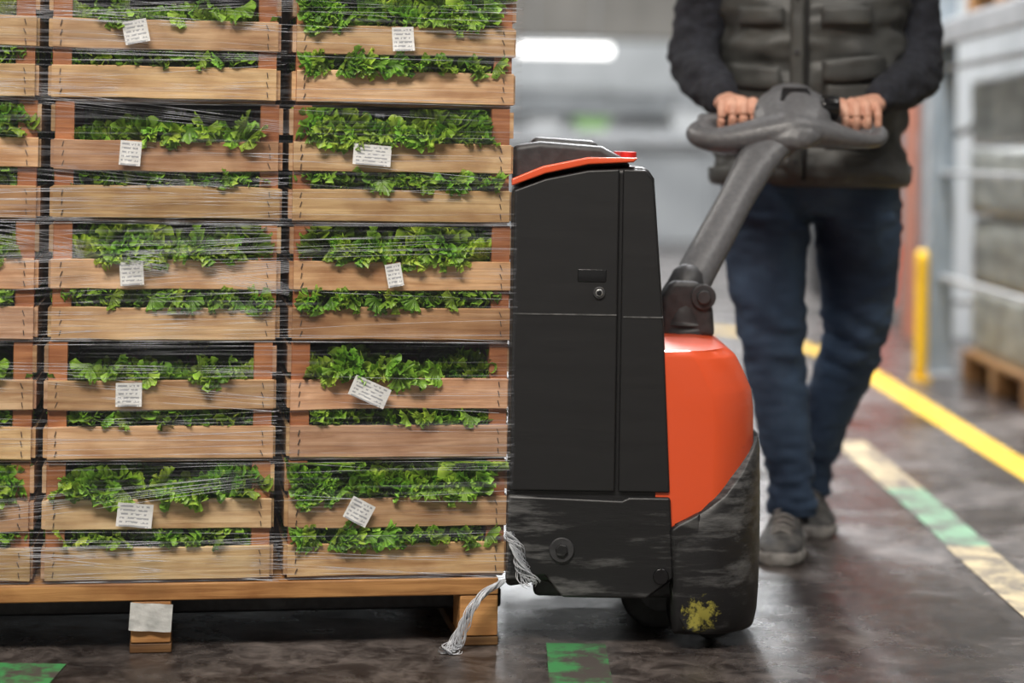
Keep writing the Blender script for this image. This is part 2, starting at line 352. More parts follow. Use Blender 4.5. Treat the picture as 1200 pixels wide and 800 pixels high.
def lettuce_mesh(seed,full):
    rnd=random.Random(seed); vs=[];fs=[];tn=[];mi=[]
    def leaf(base,d,nrm,Rr,cup=.25,amp=.2,tint=1.0,lo=-.014,out=False):
        base=Vector(base); d=Vector(d).normalized(); nrm=Vector(nrm); nrm=(nrm-d*nrm.dot(d)).normalized(); s=d.cross(nrm)
        n=len(vs); sp=rnd.uniform(1.1,1.7); waves=2*sp*Rr/.0135
        A=int(max(24,waves*7)); B=6
        p1,p2,p3=rnd.uniform(0,6),rnd.uniform(0,6),rnd.uniform(0,6)
        tc=rnd.uniform(.68,1.12)*tint; yl=rnd.uniform(.8,1.25)
        for i in range(A+1):
            f=i/A; ph=-sp+2*sp*f
            w1=waves*6.283*f+p1+1.6*math.sin(4*f*6.283+p3)
            am=.7+.5*math.sin(waves*.4*6.283*f+p2)
            rmax=Rr*(1-.10*abs(ph)/2.1)*(1+.06*math.sin(3*f*6.28+p2))
            for j in range(B+1):
                q=j/B; r=rmax*q; e=max(0,(q-.3)/.7)**1.4
                x=math.sin(ph)*r; y=math.cos(ph)*r
                z=cup*Rr*q*q + amp*Rr*e*am*math.sin(w1)
                tang=-.11*Rr*e*math.sin(2*w1); rad_=.13*Rr*e*math.cos(w1)
                x+=math.cos(ph)*tang+math.sin(ph)*rad_; y+=-math.sin(ph)*tang+math.cos(ph)*rad_
                v=base+s*x+d*y+nrm*z
                zz=v.z; inslat=zz<.0585 or .0845<zz<.1405
                if out:
                    # spilling leaves : hang in front of the slat, droop with distance
                    if inslat and v.y>-.003: v.y=-.003-.002*(1+math.sin(w1))
                    if v.y<-.020: v.y=-.020+.3*(v.y+.020)
                    v.z=min(v.z,.199)
                else:
                    if inslat: lim=.0105
                    elif zz<=.0845: lim=-.008
                    else: lim=lo
                    if v.y<lim: v.y=lim+.25*max(-.02,(v.y-lim)) if lim<0 else lim+.001*math.sin(w1)
                    v.z=min(max(v.z,.004),.199)
                if v.y>CD-.011: v.y=CD-.011
                xm=.004 if not(.059<zz<.084 or zz>.142) else -.004
                if not out: v.x=min(max(v.x,xm),CW-xm)
                vs.append(v)
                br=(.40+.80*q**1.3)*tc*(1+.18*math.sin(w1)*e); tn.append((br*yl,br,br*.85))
        for i in range(A):
            for j in range(B):
                a=n+i*(B+1)+j; fs.append((a,a+1,a+B+2,a+B+1)); mi.append(0)
    def rv():
        a=rnd.uniform(0,6.283); return Vector((math.cos(a),math.sin(a),rnd.uniform(-.3,.3)))
    x0,x1=.030,CW-.030
    for iy in range(3):
        for ix in range(3):
            hx=x0+.045+ix*(x1-x0-.09)/2+rnd.uniform(-.012,.012); hy=.075+iy*.12+rnd.uniform(-.01,.01)
            ht=full*rnd.uniform(.6,1.25); hz=.060+.022*ht
            nl=20 if iy==0 else 14
            for k in range(nl):
                az=rnd.uniform(-math.pi,math.pi) if iy else rnd.gauss(-math.pi/2,1.1)
                el=rnd.uniform(.0,1.45) if k%2 else rnd.uniform(.5,1.5)
                dv=Vector((math.cos(az)*math.cos(el),math.sin(az)*math.cos(el),math.sin(el)))
                nr=Vector((math.cos(az)*math.sin(el),math.sin(az)*math.sin(el),-math.cos(el)))
                nr=nr+Vector((rnd.uniform(-.5,.5),rnd.uniform(-.5,.5),rnd.uniform(-.5,.5)))
                leaf(Vector((hx,hy,hz))+dv*.026,dv,nr,rnd.uniform(.042,.058)*(.9+.2*ht),.25,.17,.95)
    for i in range(26):
        x=x0+(x1-x0)*(i+.5)/26+rnd.uniform(-.01,.01)
        leaf((x,.030+rnd.uniform(0,.01),.062+rnd.uniform(-.014,.012)),(rnd.uniform(-.6,.6),-1,rnd.uniform(-.1,.6)),rv(),rnd.uniform(.028,.040),.1,.24,rnd.uniform(.85,1.1))
    # spill out of the slot between the slats
    c=rnd.uniform(.15,.85)
    for i in range(int(1+10*full*full)):
        x=min(max(rnd.gauss(x0+(x1-x0)*c,.09),x0),x1)
        leaf((x,.004,.074),(rnd.uniform(-.8,.8),-.7,rnd.uniform(-1.1,.3)),rv()+Vector((0,-.6,.5)),rnd.uniform(.018,.027)*(.75+.3*full),-.1,.26,rnd.uniform(.95,1.15),out=True)
    ph0=rnd.uniform(0,6)
    for i in range(46):
        x=x0+(x1-x0)*(i+.5)/46+rnd.uniform(-.014,.014)
        h=full*rnd.uniform(.5,1.1)*(1+.40*math.sin(x*26+ph0))
        y=rnd.uniform(.018,.085)
        leaf((x,y,.122+.020*h),(rnd.uniform(-.7,.7),rnd.uniform(-.9,.1),1),rv(),.024+.024*h,.1,.24,rnd.uniform(.8,1.1))
    # cascades over the upper slat
    for g in range(3):
        c=rnd.uniform(.05,.95); 
        for i in range(int(9*full)):
            x=min(max(rnd.gauss(x0+(x1-x0)*c,.035),x0),x1)
            leaf((x,.002,.146+rnd.uniform(0,.022)),(rnd.uniform(-.9,.9),-.8,rnd.uniform(-1.2,.7)),rv()+Vector((0,-.6,.5)),rnd.uniform(.020,.034),-.1,.27,rnd.uniform(.95,1.18),out=True)
    for sx,x in ((-1,.016),(1,CW-.016)):
        for i in range(7):
            y=.05+i*.048
            leaf((x,y,.12),(sx*.3,rnd.uniform(-.5,.5),1),rv(),rnd.uniform(.028,.045),.2,.2)
            leaf((x,y,.05),(0,rnd.uniform(-.5,.5),1),rv(),rnd.uniform(.028,.04),.2,.2,.8)
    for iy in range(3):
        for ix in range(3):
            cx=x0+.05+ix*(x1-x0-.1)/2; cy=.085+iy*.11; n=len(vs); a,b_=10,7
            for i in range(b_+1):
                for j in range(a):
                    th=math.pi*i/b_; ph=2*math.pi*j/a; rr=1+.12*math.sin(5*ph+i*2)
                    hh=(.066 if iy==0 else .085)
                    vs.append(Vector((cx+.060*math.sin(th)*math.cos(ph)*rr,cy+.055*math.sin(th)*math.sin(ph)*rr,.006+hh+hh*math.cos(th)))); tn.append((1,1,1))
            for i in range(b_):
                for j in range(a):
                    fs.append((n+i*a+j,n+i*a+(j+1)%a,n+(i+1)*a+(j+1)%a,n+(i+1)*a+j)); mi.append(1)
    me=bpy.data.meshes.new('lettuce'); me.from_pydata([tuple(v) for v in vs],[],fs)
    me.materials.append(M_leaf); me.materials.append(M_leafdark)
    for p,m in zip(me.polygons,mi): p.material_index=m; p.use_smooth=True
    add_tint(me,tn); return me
frames=[crate_frame(100+i) for i in range(7)]
lets=[lettuce_mesh(200+i,f) for i,f in enumerate([.45,.7,1.0,1.35,1.6,.55,1.15])]
YAW=math.radians(9); O=Vector((0,3.62,0)); RZ=Matrix.Rotation(YAW,3,'Z')
def L2W(x,y,z=0): return O+RZ@Vector((x,y,z))
PITCH=.411; ZB=.127
labels={(1,0):(.36,.042,.040,-12),(1,1):(.34,.036,.042,4),(1,2):(.35,.040,.040,-4),(1,3):(.36,.044,.040,0),(1,4):(.40,.060,.040,5),
        (0,0):(.48,.038,.042,-3),(0,1):(.36,.066,.036,4),(0,2):(.45,.028,.040,-10),(0,3):(.37,.068,.036,24),(0,4):(.34,.044,.040,28)}
fullmap={(1,0):0,(1,1):5,(1,2):3,(1,3):0,(1,4):2,(0,0):4,(0,1):6,(0,2):3,(0,3):1,(0,4):4}
def label_mesh(w,h,seed):
    rnd=random.Random(seed); vs=[];fs=[]; k=6; a=rnd.uniform(.003,.007)
    for i in range(k+1):
        for j in range(k+1):
            x=-w/2+w*j/k; z=-h*i/k
            vs.append((x,-.0045-a*(i/k)**2*(1+.6*math.sin(j*1.3+seed))-.001*math.sin(j*2),z+.004))
    for i in range(k):
        for j in range(k): fs.append((i*(k+1)+j,i*(k+1)+j+1,(i+1)*(k+1)+j+1,(i+1)*(k+1)+j))
    me=bpy.data.meshes.new('label'); me.from_pydata(vs,[],fs); me.materials.append(M_label)
    uv=me.uv_layers.new(name='UVMap')
    for l in me.loops:
        v=me.vertices[l.vertex_index].co; uv.data[l.index].uv=((v.x+w/2)/w,(v.z-.004)/h+1)
    for p in me.polygons: p.use_smooth=True
    return me
for row in range(6):
    for c in range(3):
        for d in range(2):
            rt=4-row
            jx=random.uniform(-.004,.003)
            e=empty('lettuce_crate',L2W(-CW-c*PITCH+jx,d*.40+random.uniform(-.004,.004),ZB+row*CH),YAW+math.radians(random.uniform(-.5,.5)))
            v=(row*3+c*2+d*5)%7
            f=obj('crate_frame',frames[v],None,e)
            lv=fullmap.get((c,rt),(row+c*3)%7) if d==0 else 4
            l=obj('lettuce',lets[lv],None,e)
            if (c+row)%2:
                l.scale.x=-1; l.location.x=CW
            if (c,rt) in labels and d==0:
                fx,w,h,rot=labels[(c,rt)]
                lb=obj('label',label_mesh(w,h,c*10+rt),None,e)
                lb.location=(fx*CW,-.012,.131); lb.rotation_euler=(0,math.radians(rot),0)
pal=empty('wooden_pallet',L2W(0,0,0),YAW)
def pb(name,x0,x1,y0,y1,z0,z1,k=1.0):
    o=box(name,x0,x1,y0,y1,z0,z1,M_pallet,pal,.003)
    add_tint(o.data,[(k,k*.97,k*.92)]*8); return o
PL=-1.235
for i in range(6):
    y=i*.138; pb('deck_board',PL,-.012,y,y+.105,.091,.1215,random.uniform(.9,1.1))
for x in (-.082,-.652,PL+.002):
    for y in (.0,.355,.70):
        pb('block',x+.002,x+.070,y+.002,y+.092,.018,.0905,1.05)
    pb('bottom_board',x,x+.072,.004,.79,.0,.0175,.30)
def scrap(parent,x,y,z,w,h,rot):
    vs=[];fs=[];k=6
    for i in range(k+1):
        for j in range(k+1):
            vs.append((-w/2+w*j/k,-.004-.004*math.sin(i*1.1+j*.9)**2,-h*i/k))
    for i in range(k):
        for j in range(k): fs.append((i*(k+1)+j,i*(k+1)+j+1,(i+1)*(k+1)+j+1,(i+1)*(k+1)+j))
    o=mk('paper_tag',vs,fs,M_paper,parent,True); o.location=(x,y,z); o.rotation_euler=(0,rot,0); return o
scrap(pal,-.615,0,.088,.072,.048,.06)
# ------------------------------------------------------------ stretch film
def filmmat():
    m,nt,b=newmat('stretch_film')
    tc=N(nt,'ShaderNodeUVMap')
    def st(scale,rot,lo,hi):
        mp=N(nt,'ShaderNodeMapping'); mp.inputs['Scale'].default_value=scale; mp.inputs['Rotation'].default_value=(0,0,rot)
        nt.links.new(tc.outputs[0],mp.inputs[0])
        n=N(nt,'ShaderNodeTexNoise'); n.inputs['Scale'].default_value=1; n.inputs['Detail'].default_value=4; n.inputs['Roughness'].default_value=.7
        nt.links.new(mp.outputs[0],n.inputs['Vector'])
        mr=N(nt,'ShaderNodeMapRange'); mr.inputs[1].default_value=lo; mr.inputs[2].default_value=hi
        nt.links.new(n.outputs[0],mr.inputs[0]); return mr.outputs[0]
    a=st((2.0,190,1),.07,.55,.80); c=st((1.6,150,1),-.10,.56,.80); dd=st((3,3,1),0,.38,.62)
    mx=N(nt,'ShaderNodeMath',operation='MAXIMUM'); nt.links.new(a,mx.inputs[0]); nt.links.new(c,mx.inputs[1])
    ml=N(nt,'ShaderNodeMath',operation='MULTIPLY'); nt.links.new(mx.outputs[0],ml.inputs[0]); nt.links.new(dd,ml.inputs[1])
    m2=N(nt,'ShaderNodeMath',operation='MULTIPLY_ADD'); nt.links.new(ml.outputs[0],m2.inputs[0]); m2.inputs[1].default_value=.55; m2.inputs[2].default_value=.015
    tr=N(nt,'ShaderNodeBsdfTransparent')
    b.inputs['Base Color'].default_value=(.60,.62,.68,1); b.inputs['Roughness'].default_value=.25
    ms=N(nt,'ShaderNodeMixShader'); nt.links.new(m2.outputs[0],ms.inputs[0]); nt.links.new(tr.outputs[0],ms.inputs[1]); nt.links.new(b.outputs[0],ms.inputs[2])
    nt.links.new(ms.outputs[0],nt.nodes['Material Output'].inputs[0])
    return m
M_film=filmmat()
M_strand=simple('film_strand',(.42,.44,.48),(.62,.64,.68),.35,60)
def thinstrand():
    m,nt,b=newmat('film_crease'); b.inputs['Base Color'].default_value=(.68,.70,.76,1); b.inputs['Roughness'].default_value=.25
    n=N(nt,'ShaderNodeTexNoise'); n.inputs['Scale'].default_value=14; nt.links.new(coords(nt),n.inputs['Vector'])
    mr=N(nt,'ShaderNodeMapRange'); mr.inputs[1].default_value=.42; mr.inputs[2].default_value=.68; mr.inputs[3].default_value=.05; mr.inputs[4].default_value=.65
    nt.links.new(n.outputs[0],mr.inputs[0])
    tr=N(nt,'ShaderNodeBsdfTransparent'); ms=N(nt,'ShaderNodeMixShader'); nt.links.new(mr.outputs[0],ms.inputs[0]); nt.links.new(tr.outputs[0],ms.inputs[1]); nt.links.new(b.outputs[0],ms.inputs[2])
    nt.links.new(ms.outputs[0],nt.nodes['Material Output'].inputs[0]); return m
M_crease=thinstrand()
wrap=empty('stretch_wrap',L2W(0,0,0),YAW)
FY=-.026
def film():
    xa,xb,ya,yb=-1.222,.016,FY,.805; r=.02; pts=[]
    def arc(cx,cy,a0):
        for i in range(5):
            a=a0+math.pi/2*i/4; pts.append((cx+r*math.cos(a),cy+r*math.sin(a)))
    for i in range(25): pts.append((xa+r+(xb-xa-2*r)*i/24,ya))
    arc(xb-r,ya+r,-math.pi/2)
    for i in range(1,16): pts.append((xb,ya+r+(yb-ya-2*r)*i/16))
    arc(xb-r,yb-r,0)
    for i in range(1,24): pts.append((xb-r-(xb-xa-2*r)*i/24,yb))
    arc(xa+r,yb-r,math.pi/2)
    for i in range(1,16): pts.append((xa,yb-r-(yb-ya-2*r)*i/16))
    arc(xa+r,ya+r,math.pi)
    n=len(pts); Z=40; bm=bmesh.new(); uv=bm.loops.layers.uv.new('UVMap'); G=[]
    s=[0]
    for i in range(n): s.append(s[-1]+math.dist(pts[i],pts[(i+1)%n]))
    for k in range(Z+1):
        z=.124+1.25*k/Z
        G.append([bm.verts.new((p[0]+.003*noise.noise(Vector((p[0]*6,p[1]*6,z*14))),p[1]+.004*noise.noise(Vector((p[0]*5,p[1]*6+9,z*16))),z)) for p in pts])
    for k in range(Z):
        for i in range(n):
            f=bm.faces.new((G[k][i],G[k][(i+1)%n],G[k+1][(i+1)%n],G[k+1][i])); f.smooth=True
            for l,(ss,zz) in zip(f.loops,((s[i],k),(s[i+1],k),(s[i+1],k+1),(s[i],k+1))): l[uv].uv=(ss,.105+1.27*zz/Z)
    me=bpy.data.meshes.new('film'); bm.to_mesh(me); bm.free(); return obj('film',me,M_film,wrap)
film()
def strands(name,lines,rad,parent,mat):
    cu=bpy.data.curves.new(name,'CURVE'); cu.dimensions='3D'; cu.bevel_depth=rad; cu.bevel_resolution=1
    for pts in lines:
        sp=cu.splines.new('POLY'); sp.points.add(len(pts)-1)
        for q,p in zip(sp.points,pts): q.co=(p[0],p[1],p[2],1)
    cu.materials.append(mat); o=bpy.data.objects.new(name,cu); COL.objects.link(o); o.parent=parent; return o
lines=[]
rs=random.Random(5)
def ln(xa,za,xb,zb,y=FY-.004):
    sag=rs.uniform(-.004,.006); za=max(za,.128); zb=max(zb,.128)
    lines.append([(xa+(xb-xa)*t/8,y+rs.uniform(-.001,.001),max(.126,za+(zb-za)*t/8-sag*math.sin(math.pi*t/8))) for t in range(9)])
for g in range(10):
    zc=rs.uniform(.2,1.25); sl=rs.uniform(-.12,.16)
    for k in range(rs.randint(5,9)):
        z=zc+k*rs.uniform(.004,.010); ln(-1.22,z,rs.choice([-.41,-.40,-.02,-.42]),z-sl*.8+rs.uniform(-.01,.01)-k*.004)
for zc in (.16,.18,.20,.36,.40,.56,.58,.61,.74,.77,.80,.96,1.0,1.16,1.22):
    for k in range(6):
        z=zc+rs.uniform(-.012,.012); ln(-1.22,z+rs.uniform(-.04,.03),-.40+rs.uniform(-.02,.02),z+rs.uniform(-.03,.03))
for zc,s2 in ((.30,-.10),(.62,.14),(.66,-.08),(1.12,-.06),(.90,.07)):
    for k in range(8):
        ln(-1.22,zc+s2+k*.006,-.39,zc+k*.0025)
for k in range(26):
    z=rs.uniform(.15,1.25); ln(-.42,z,.0,z+rs.uniform(-.02,.02))
for zc in (.127+.2065*i for i in range(6)):
    for k in range(3):
        z=zc+rs.uniform(-.004,.01); ln(-1.22,z,-.0,z+rs.uniform(-.006,.006))
strands('film_creases',lines,.00038,wrap,M_crease)
def tail(path,n,spread,fray):
    P=cr(path,8); L=[]
    for k in range(n):
        a=rs.uniform(0,6.28); f=rs.uniform(.2,1)
        L.append([(p.x+spread*f*(1+fray*(i/len(P))**2)*math.cos(a+i*.35),p.y+spread*f*math.sin(a+i*.35),max(.002,p.z+spread*f*.5*(1+fray*(i/len(P))**2)*math.sin(a*2+i*.3))) for i,p in enumerate(P)])
    return L
tl=tail([(-.01,-.03,.122),(-.045,-.04,.10),(-.075,-.045,.06),(-.095,-.05,.014),(-.105,-.055,.006)],46,.007,2.4)
tl+=tail([(.0,-.028,.205),(.012,-.035,.185),(.022,-.038,.15),(.04,-.038,.118)],44,.010,1.0)
strands('film_tail',tl,.0006,wrap,M_strand)
# ------------------------------------------------------------ pallet truck
T=empty('electric_pallet_truck',(0,0,0))
ya,yb=3.60,4.30
body=[(.0,.105),(.075,.118),(.105,.088),(.25,.088),(.30,.125),(.291,.245),(.274,.56),(.252,.83),(.238,.851),(.135,.846),(.06,.830),(.0,.808)]
prism('body_shell',body,ya+.008,yb-.008,M_black,T,.012,4)
for s,(p0,p1) in enumerate(((ya,ya+.012),(yb-.012,yb))):
    prism('battery_door',[(.004,.278),(.190,.278),(.190,.846),(.135,.843),(.06,.827),(.004,.806)],p0,p1,M_black,T,.004)
    prism('side_cover',[(.196,.278),(.287,.278),(.272,.56),(.250,.826),(.236,.845),(.196,.846)],p0,p1,M_black,T,.004)
    prism('lower_skirt',[(.002,.12),(.07,.13),(.10,.092),(.248,.092),(.296,.128),(.288,.270),(.215,.270),(.203,.264),(.002,.270)],p0-(.003 if s==0 else 0),p1+(.003 if s else 0),M_skirt,T,.005)
box('door_handle_recess',.118,.170,ya-.0015,ya+.004,.646,.670,M_gloss,T,.003)
cyl('door_lock',(.157,ya-.001,.628),.011,.006,(0,1,0),M_dark,T)
cyl('lock_ring',(.157,ya-.004,.628),.007,.004,(0,1,0),M_steel,T); cyl('lock_slot',(.157,ya-.006,.628),.0045,.003,(0,1,0),M_gloss,T)
cyl('hub_bolt_ring',(.098,ya-.004,.176),.022,.008,(0,1,0),M_dark,T); cyl('hub_bolt',(.098,ya-.009,.176),.012,.008,(0,1,0),M_skirt,T,6)
cyl('vent_hole',(.273,ya-.003,.132),.014,.008,(0,1,0),M_gloss,T)
M_edge=simple('worn_edge',(.05,.05,.05),(.14,.14,.14),.4,60)
box('door_trim_line',.006,.188,ya-.0012,ya+.002,.588,.5905,M_edge,T,0)
box('door_trim_line_b',.200,.270,ya-.0012,ya+.002,.585,.5875,M_edge,T,0)
prism('orange_top_trim',[(.0,.813),(.06,.836),(.135,.853),(.215,.858),(.222,.866),(.135,.866),(.055,.849),(.0,.826)],ya+.002,yb-.002,M_orange,T,.003)
prism('battery_hood',[(.0,.82),(.215,.85),(.195,.868),(.16,.886),(.05,.893),(.0,.885)],ya+.05,yb-.05,M_dark,T,.02,5)
prism('hood_ridge',[(.02,.87),(.17,.87),(.15,.896),(.04,.902)],ya+.12,yb-.12,M_dark,T,.01,4)
M_redp=simple('red_plastic',(.6,.02,.015),None,.35)
for y in (3.80,4.02): cyl('emergency_button',(.215,y,.869),.016,.016,(0,0,1),M_redp,T)
def plan(xr,inset=0,rad=.13,x0=.262,n=10,ch=1.0):
    pts=[(x0,ya+.006-inset)]; y0,y1=ya+.006-inset,yb-.006+inset; xr+=inset
    for i in range(n+1):
        a=-math.pi/2+math.pi/2*i/n; c_=abs(math.cos(a))**ch; s_=-abs(math.sin(a))**ch
        pts.append((xr-rad+rad*c_,y0+rad*1.25*(1+s_)))
    for i in range(n+1):
        a=math.pi/2*i/n; c_=abs(math.cos(a))**ch; s_=abs(math.sin(a))**ch
        pts.append((xr-rad+rad*c_,y1-rad*1.25*(1-s_)))
    pts.append((x0,y1)); return pts
prof=[(.16,.441),(.2,.442),(.345,.446),(.42,.444),(.450,.440),(.456,.438),(.487,.424),(.510,.412),(.515,.408),(.524,.396)]
rings=[]
for z,xr in prof: rings.append([Vector((x,y,z)) for x,y in plan(xr,rad=.085,ch=1.35)])
for q,(z,xr) in zip((.985,.96,.9,.6),((.527,.388),(.528,.380),(.529,.37),(.531,.35))):
    rings.append([Vector((x,3.95+(y-3.95)*q,z)) for x,y in plan(xr,rad=.07,ch=1.35)])
o=loft('orange_chassis',rings,M_orange,T)
m=o.modifiers.new('e','EDGE_SPLIT'); m.split_angle=math.radians(35)
def ftop(x):
    K=[(.25,.205),(.29,.22),(.34,.245),(.385,.275),(.42,.315),(.44,.35),(.46,.372)]
    for (a,b_),(c,d) in zip(K,K[1:]):
        if x<=c: return b_+(d-b_)*max(0,(x-a))/(c-a)
    return K[-1][1]
pp=plan(.443,.014,.105,x0=.296,n=14)
pp=[pp[0]]+[(pp[0][0]+(pp[1][0]-pp[0][0])*i/6,pp[0][1]) for i in range(1,6)]+pp[1:-1]+[(pp[-2][0]+(pp[-1][0]-pp[-2][0])*i/6,pp[-1][1]) for i in range(1,6)]+[pp[-1]]
rings=[]
for t in (0,.03,.08,.2,.4,.6,.8,.93,.98,1):
    rg=[]
    for x,y in pp:
        zb=.030; zt=ftop(x); z=zb+(zt-zb)*t
        k=0
        if t<.1: k=.012*(1-t/.1)
        if t>.93: k=.006*(t-.93)/.07
        cx,cy=.35,3.95; d=Vector((x-cx,y-cy)); l=d.length; d=d*(1-k/l)
        bulge=.006*math.sin(math.pi*t); d=d*(1+bulge/l)
        rg.append(Vector((cx+d.x,cy+d.y,z)))
    rings.append(rg)
loft('bumper_skirt',rings,M_bump,T)
prism('bumper_corner',[(.288,.215),(.298,.07),(.318,.036),(.345,.034),(.34,.246),(.30,.224)],ya-.011,ya+.03,M_bump,T,.006)
cyl('drive_wheel',(.285,3.80,.075),.075,.07,(0,1,0),M_rubber,T,b=.01)
cyl('drive_wheel_rim',(.285,3.762,.075),.04,.01,(0,1,0),M_dark,T)
cyl('drive_wheel_b',(.285,4.10,.075),.075,.07,(0,1,0),M_rubber,T,b=.01)
cyl('caster_wheel',(.375,3.72,.05),.05,.05,(0,1,0),M_rubber,T,b=.008)
box('undercarriage',.05,.40,3.68,4.22,.075,.16,M_dark,T,.01)
for yy in (.225,.575):
    f=box('fork',-1.12,.02,yy-.055,yy+.055,.030,.068,M_dark,T,.006); f.location=L2W(0,0,0); f.rotation_euler=(0,0,YAW)
tube('tiller_mount',[(.335,3.96,.520),(.335,3.96,.56),(.34,3.965,.60),(.345,3.97,.625)],[.056,.050,.044,.038],M_dark,T,24,rounded=True)
prism('mount_bracket',[(.288,.524),(.394,.524),(.390,.575),(.380,.612),(.360,.632),(.31,.632),(.290,.60)],3.915,4.005,M_dark,T,.012,4)
cyl('pivot_pin',(.370,3.914,.602),.024,.012,(0,1,0),M_dark,T); cyl('pivot_cap',(.370,3.905,.602),.013,.012,(0,1,0),M_dark,T)
tube('tiller_arm',[(.335,3.96,.585),(.358,3.985,.635),(.40,4.035,.705),(.452,4.10,.79),(.498,4.155,.862),(.530,4.195,.900),(.555,4.225,.915)],
     [(.038,.036),(.040,.034),(.040,.032),(.039,.031),(.048,.031),(.060,.030),(.06,.028)],M_grey,T,24,rounded=True)
parts=[]
parts.append(tube('a',[(.395,4.272,.942),(.40,4.274,.947),(.47,4.274,.949),(.57,4.27,.955),(.67,4.274,.949),(.735,4.274,.947),(.742,4.272,.942)],.0135,rounded=True))
parts.append(tube('b',[(.398,4.268,.938),(.380,4.25,.922),(.392,4.222,.908),(.44,4.205,.904),(.51,4.195,.916),(.575,4.19,.928),(.64,4.195,.921),(.70,4.205,.910),(.745,4.222,.908),(.764,4.25,.924),(.745,4.268,.938)],
    [.014,(.020,.018),(.026,.022),(.036,.030),(.046,.036),(.050,.038),(.042,.030),(.032,.021),(.023,.015),(.016,.015),.013],rounded=True))
parts.append(tube('e',[(.400,4.262,.930),(.440,4.250,.918),(.52,4.245,.928)],[(.020,.014),(.030,.010),(.03,.014)],rounded=True))
parts.append(tube('g',[(.640,4.245,.926),(.70,4.250,.918),(.742,4.262,.928)],[(.03,.014),(.030,.010),(.016,.012)],rounded=True))
parts.append(tube('c',[(.568,4.175,.925),(.573,4.205,.955),(.579,4.245,.987),(.581,4.275,1.004)],[(.068,.030),(.080,.030),(.072,.026),(.050,.018)],rounded=True))
parts.append(tube('d',[(.545,4.20,.91),(.585,4.27,.955)],[.045,.034],rounded=True))
fuse('tiller_head',parts,.0035,M_grey,T,4)
prism('control_display',[(.548,0),(.620,0),(.610,.05),(.558,.05)],-.003,.004,M_gloss,T,.003).matrix_local=Matrix.Translation((0,4.203,.984))@Matrix.Rotation(math.radians(-52),4,'X')
cyl('thumb_wheel',(.652,4.216,.974),.026,.038,(1,0,0),M_gloss,T,b=.006)
cyl('thumb_wheel_b',(.510,4.224,.962),.015,.02,(1,0,0),M_dark,T,b=.004)
# ------------------------------------------------------------ person
P=empty('warehouse_worker',(0,0,0))
CX,CY=.668,4.60
def ring(cx,cy,z,a,b,n=2.3,seg=64,rot=0):
    out=[]
    for j in range(seg):
        t=2*math.pi*j/seg; c,s=math.cos(t),math.sin(t)
        x=a*math.copysign(abs(c)**(2/n),c); y=b*math.copysign(abs(s)**(2/n),s)
        out.append(Vector((cx+x*math.cos(rot)-y*math.sin(rot),cy+x*math.sin(rot)+y*math.cos(rot),z)))
    return out
VP=[(.815,.215,.135),(.827,.222,.142),(.85,.219,.140),(.90,.209,.134),(1.0,.204,.134),(1.1,.207,.138),(1.2,.213,.14),(1.3,.212,.132),(1.37,.195,.115),(1.42,.15,.095),(1.455,.095,.08),(1.50,.078,.075),(1.54,.076,.074)]
def vab(z):
    for (a,b,c),(d,e,f) in zip(VP,VP[1:]):
        if z<=d: t=(z-a)/(d-a); return b+(e-b)*t,c+(f-c)*t
    return VP[-1][1:]
TR=math.radians(12)
def quilt(z): return .007*(abs(math.sin(math.pi*(z-.845)/.078))**.6)-.003
rings=[]
zz=[.815+.0066*i for i in range(110)]
for z in zz:
    a,b=vab(z); q=quilt(z) if z>.86 else .004
    rg=[]
    for j,p in enumerate(ring(CX,CY,z,a,b,2.4,96,-TR)):
        d=(p-Vector((CX,CY,z))).normalized()
        w=.016*noise.noise(Vector((p.x*9,p.y*9,z*16)))+.010*noise.noise(Vector((p.x*22,p.y*22,z*34)))
        rg.append(p+d*(q+w))
    rings.append(rg)
loft('quilted_vest',rings,M_vest,P)
def front(xr,z,off=.008):
    a,b=vab(z); n=2.4; y=-b*(max(0,1-abs(xr/a)**n))**(1/n)
    y-=off+.004
    return Vector((CX+xr*math.cos(-TR)-y*math.sin(-TR),CY+xr*math.sin(-TR)+y*math.cos(-TR),z))
def patch(name,x0,x1,z0,z1,off,mat,nx=10,nz=6,thick=.006,round_=0,tilt=0):
    vs=[];fs=[]
    for o2 in (off,off-thick):
        for i in range(nz+1):
            for j in range(nx+1):
                x=x0+(x1-x0)*j/nx; z=z0+(z1-z0)*i/nz+tilt*(x-x0)
                if i==0: z+=round_*abs((j/nx-.5)*2)**4
                e=0
                if o2==off and (i in(0,nz) or j in(0,nx)): e=-.003
                e+=.004*noise.noise(Vector((x*30,z*40,o2)))
                vs.append(front(x,z,o2+e))
    n=(nx+1)*(nz+1)
    for i in range(nz):
        for j in range(nx):
            a=i*(nx+1)+j; fs.append((a,a+1,a+nx+2,a+nx+1)); fs.append((n+a,n+a+nx+1,n+a+nx+2,n+a+1))
    bd=[j for j in range(nx+1)]+[i*(nx+1)+nx for i in range(1,nz+1)]+[nz*(nx+1)+j for j in range(nx-1,-1,-1)]+[i*(nx+1) for i in range(nz-1,0,-1)]
    for a,b in zip(bd,bd[1:]+bd[:1]): fs.append((a,b,n+b,n+a))
    return mk(name,vs,fs,mat,P,True)
patch('pocket_bag_r',-.165,-.060,.90,1.045,.016,M_vest,thick=.012)
patch('pocket_flap_r',-.170,-.055,1.025,1.078,.027,M_vest,round_=.012,thick=.012,tilt=-.10)
patch('pocket_bag_l',.040,.160,.90,1.045,.016,M_vest,thick=.012)
patch('pocket_flap_l',.034,.168,1.030,1.084,.027,M_vest,round_=.012,thick=.012,tilt=.10)
patch('chest_pocket_l',.03,.14,1.16,1.20,.020,M_vest,thick=.010)
patch('chest_pocket_r',-.15,-.05,1.16,1.20,.020,M_vest,thick=.010)
patch('zip_placket',-.036,-.004,.822,1.44,.013,M_vest,4,40,thick=.01)
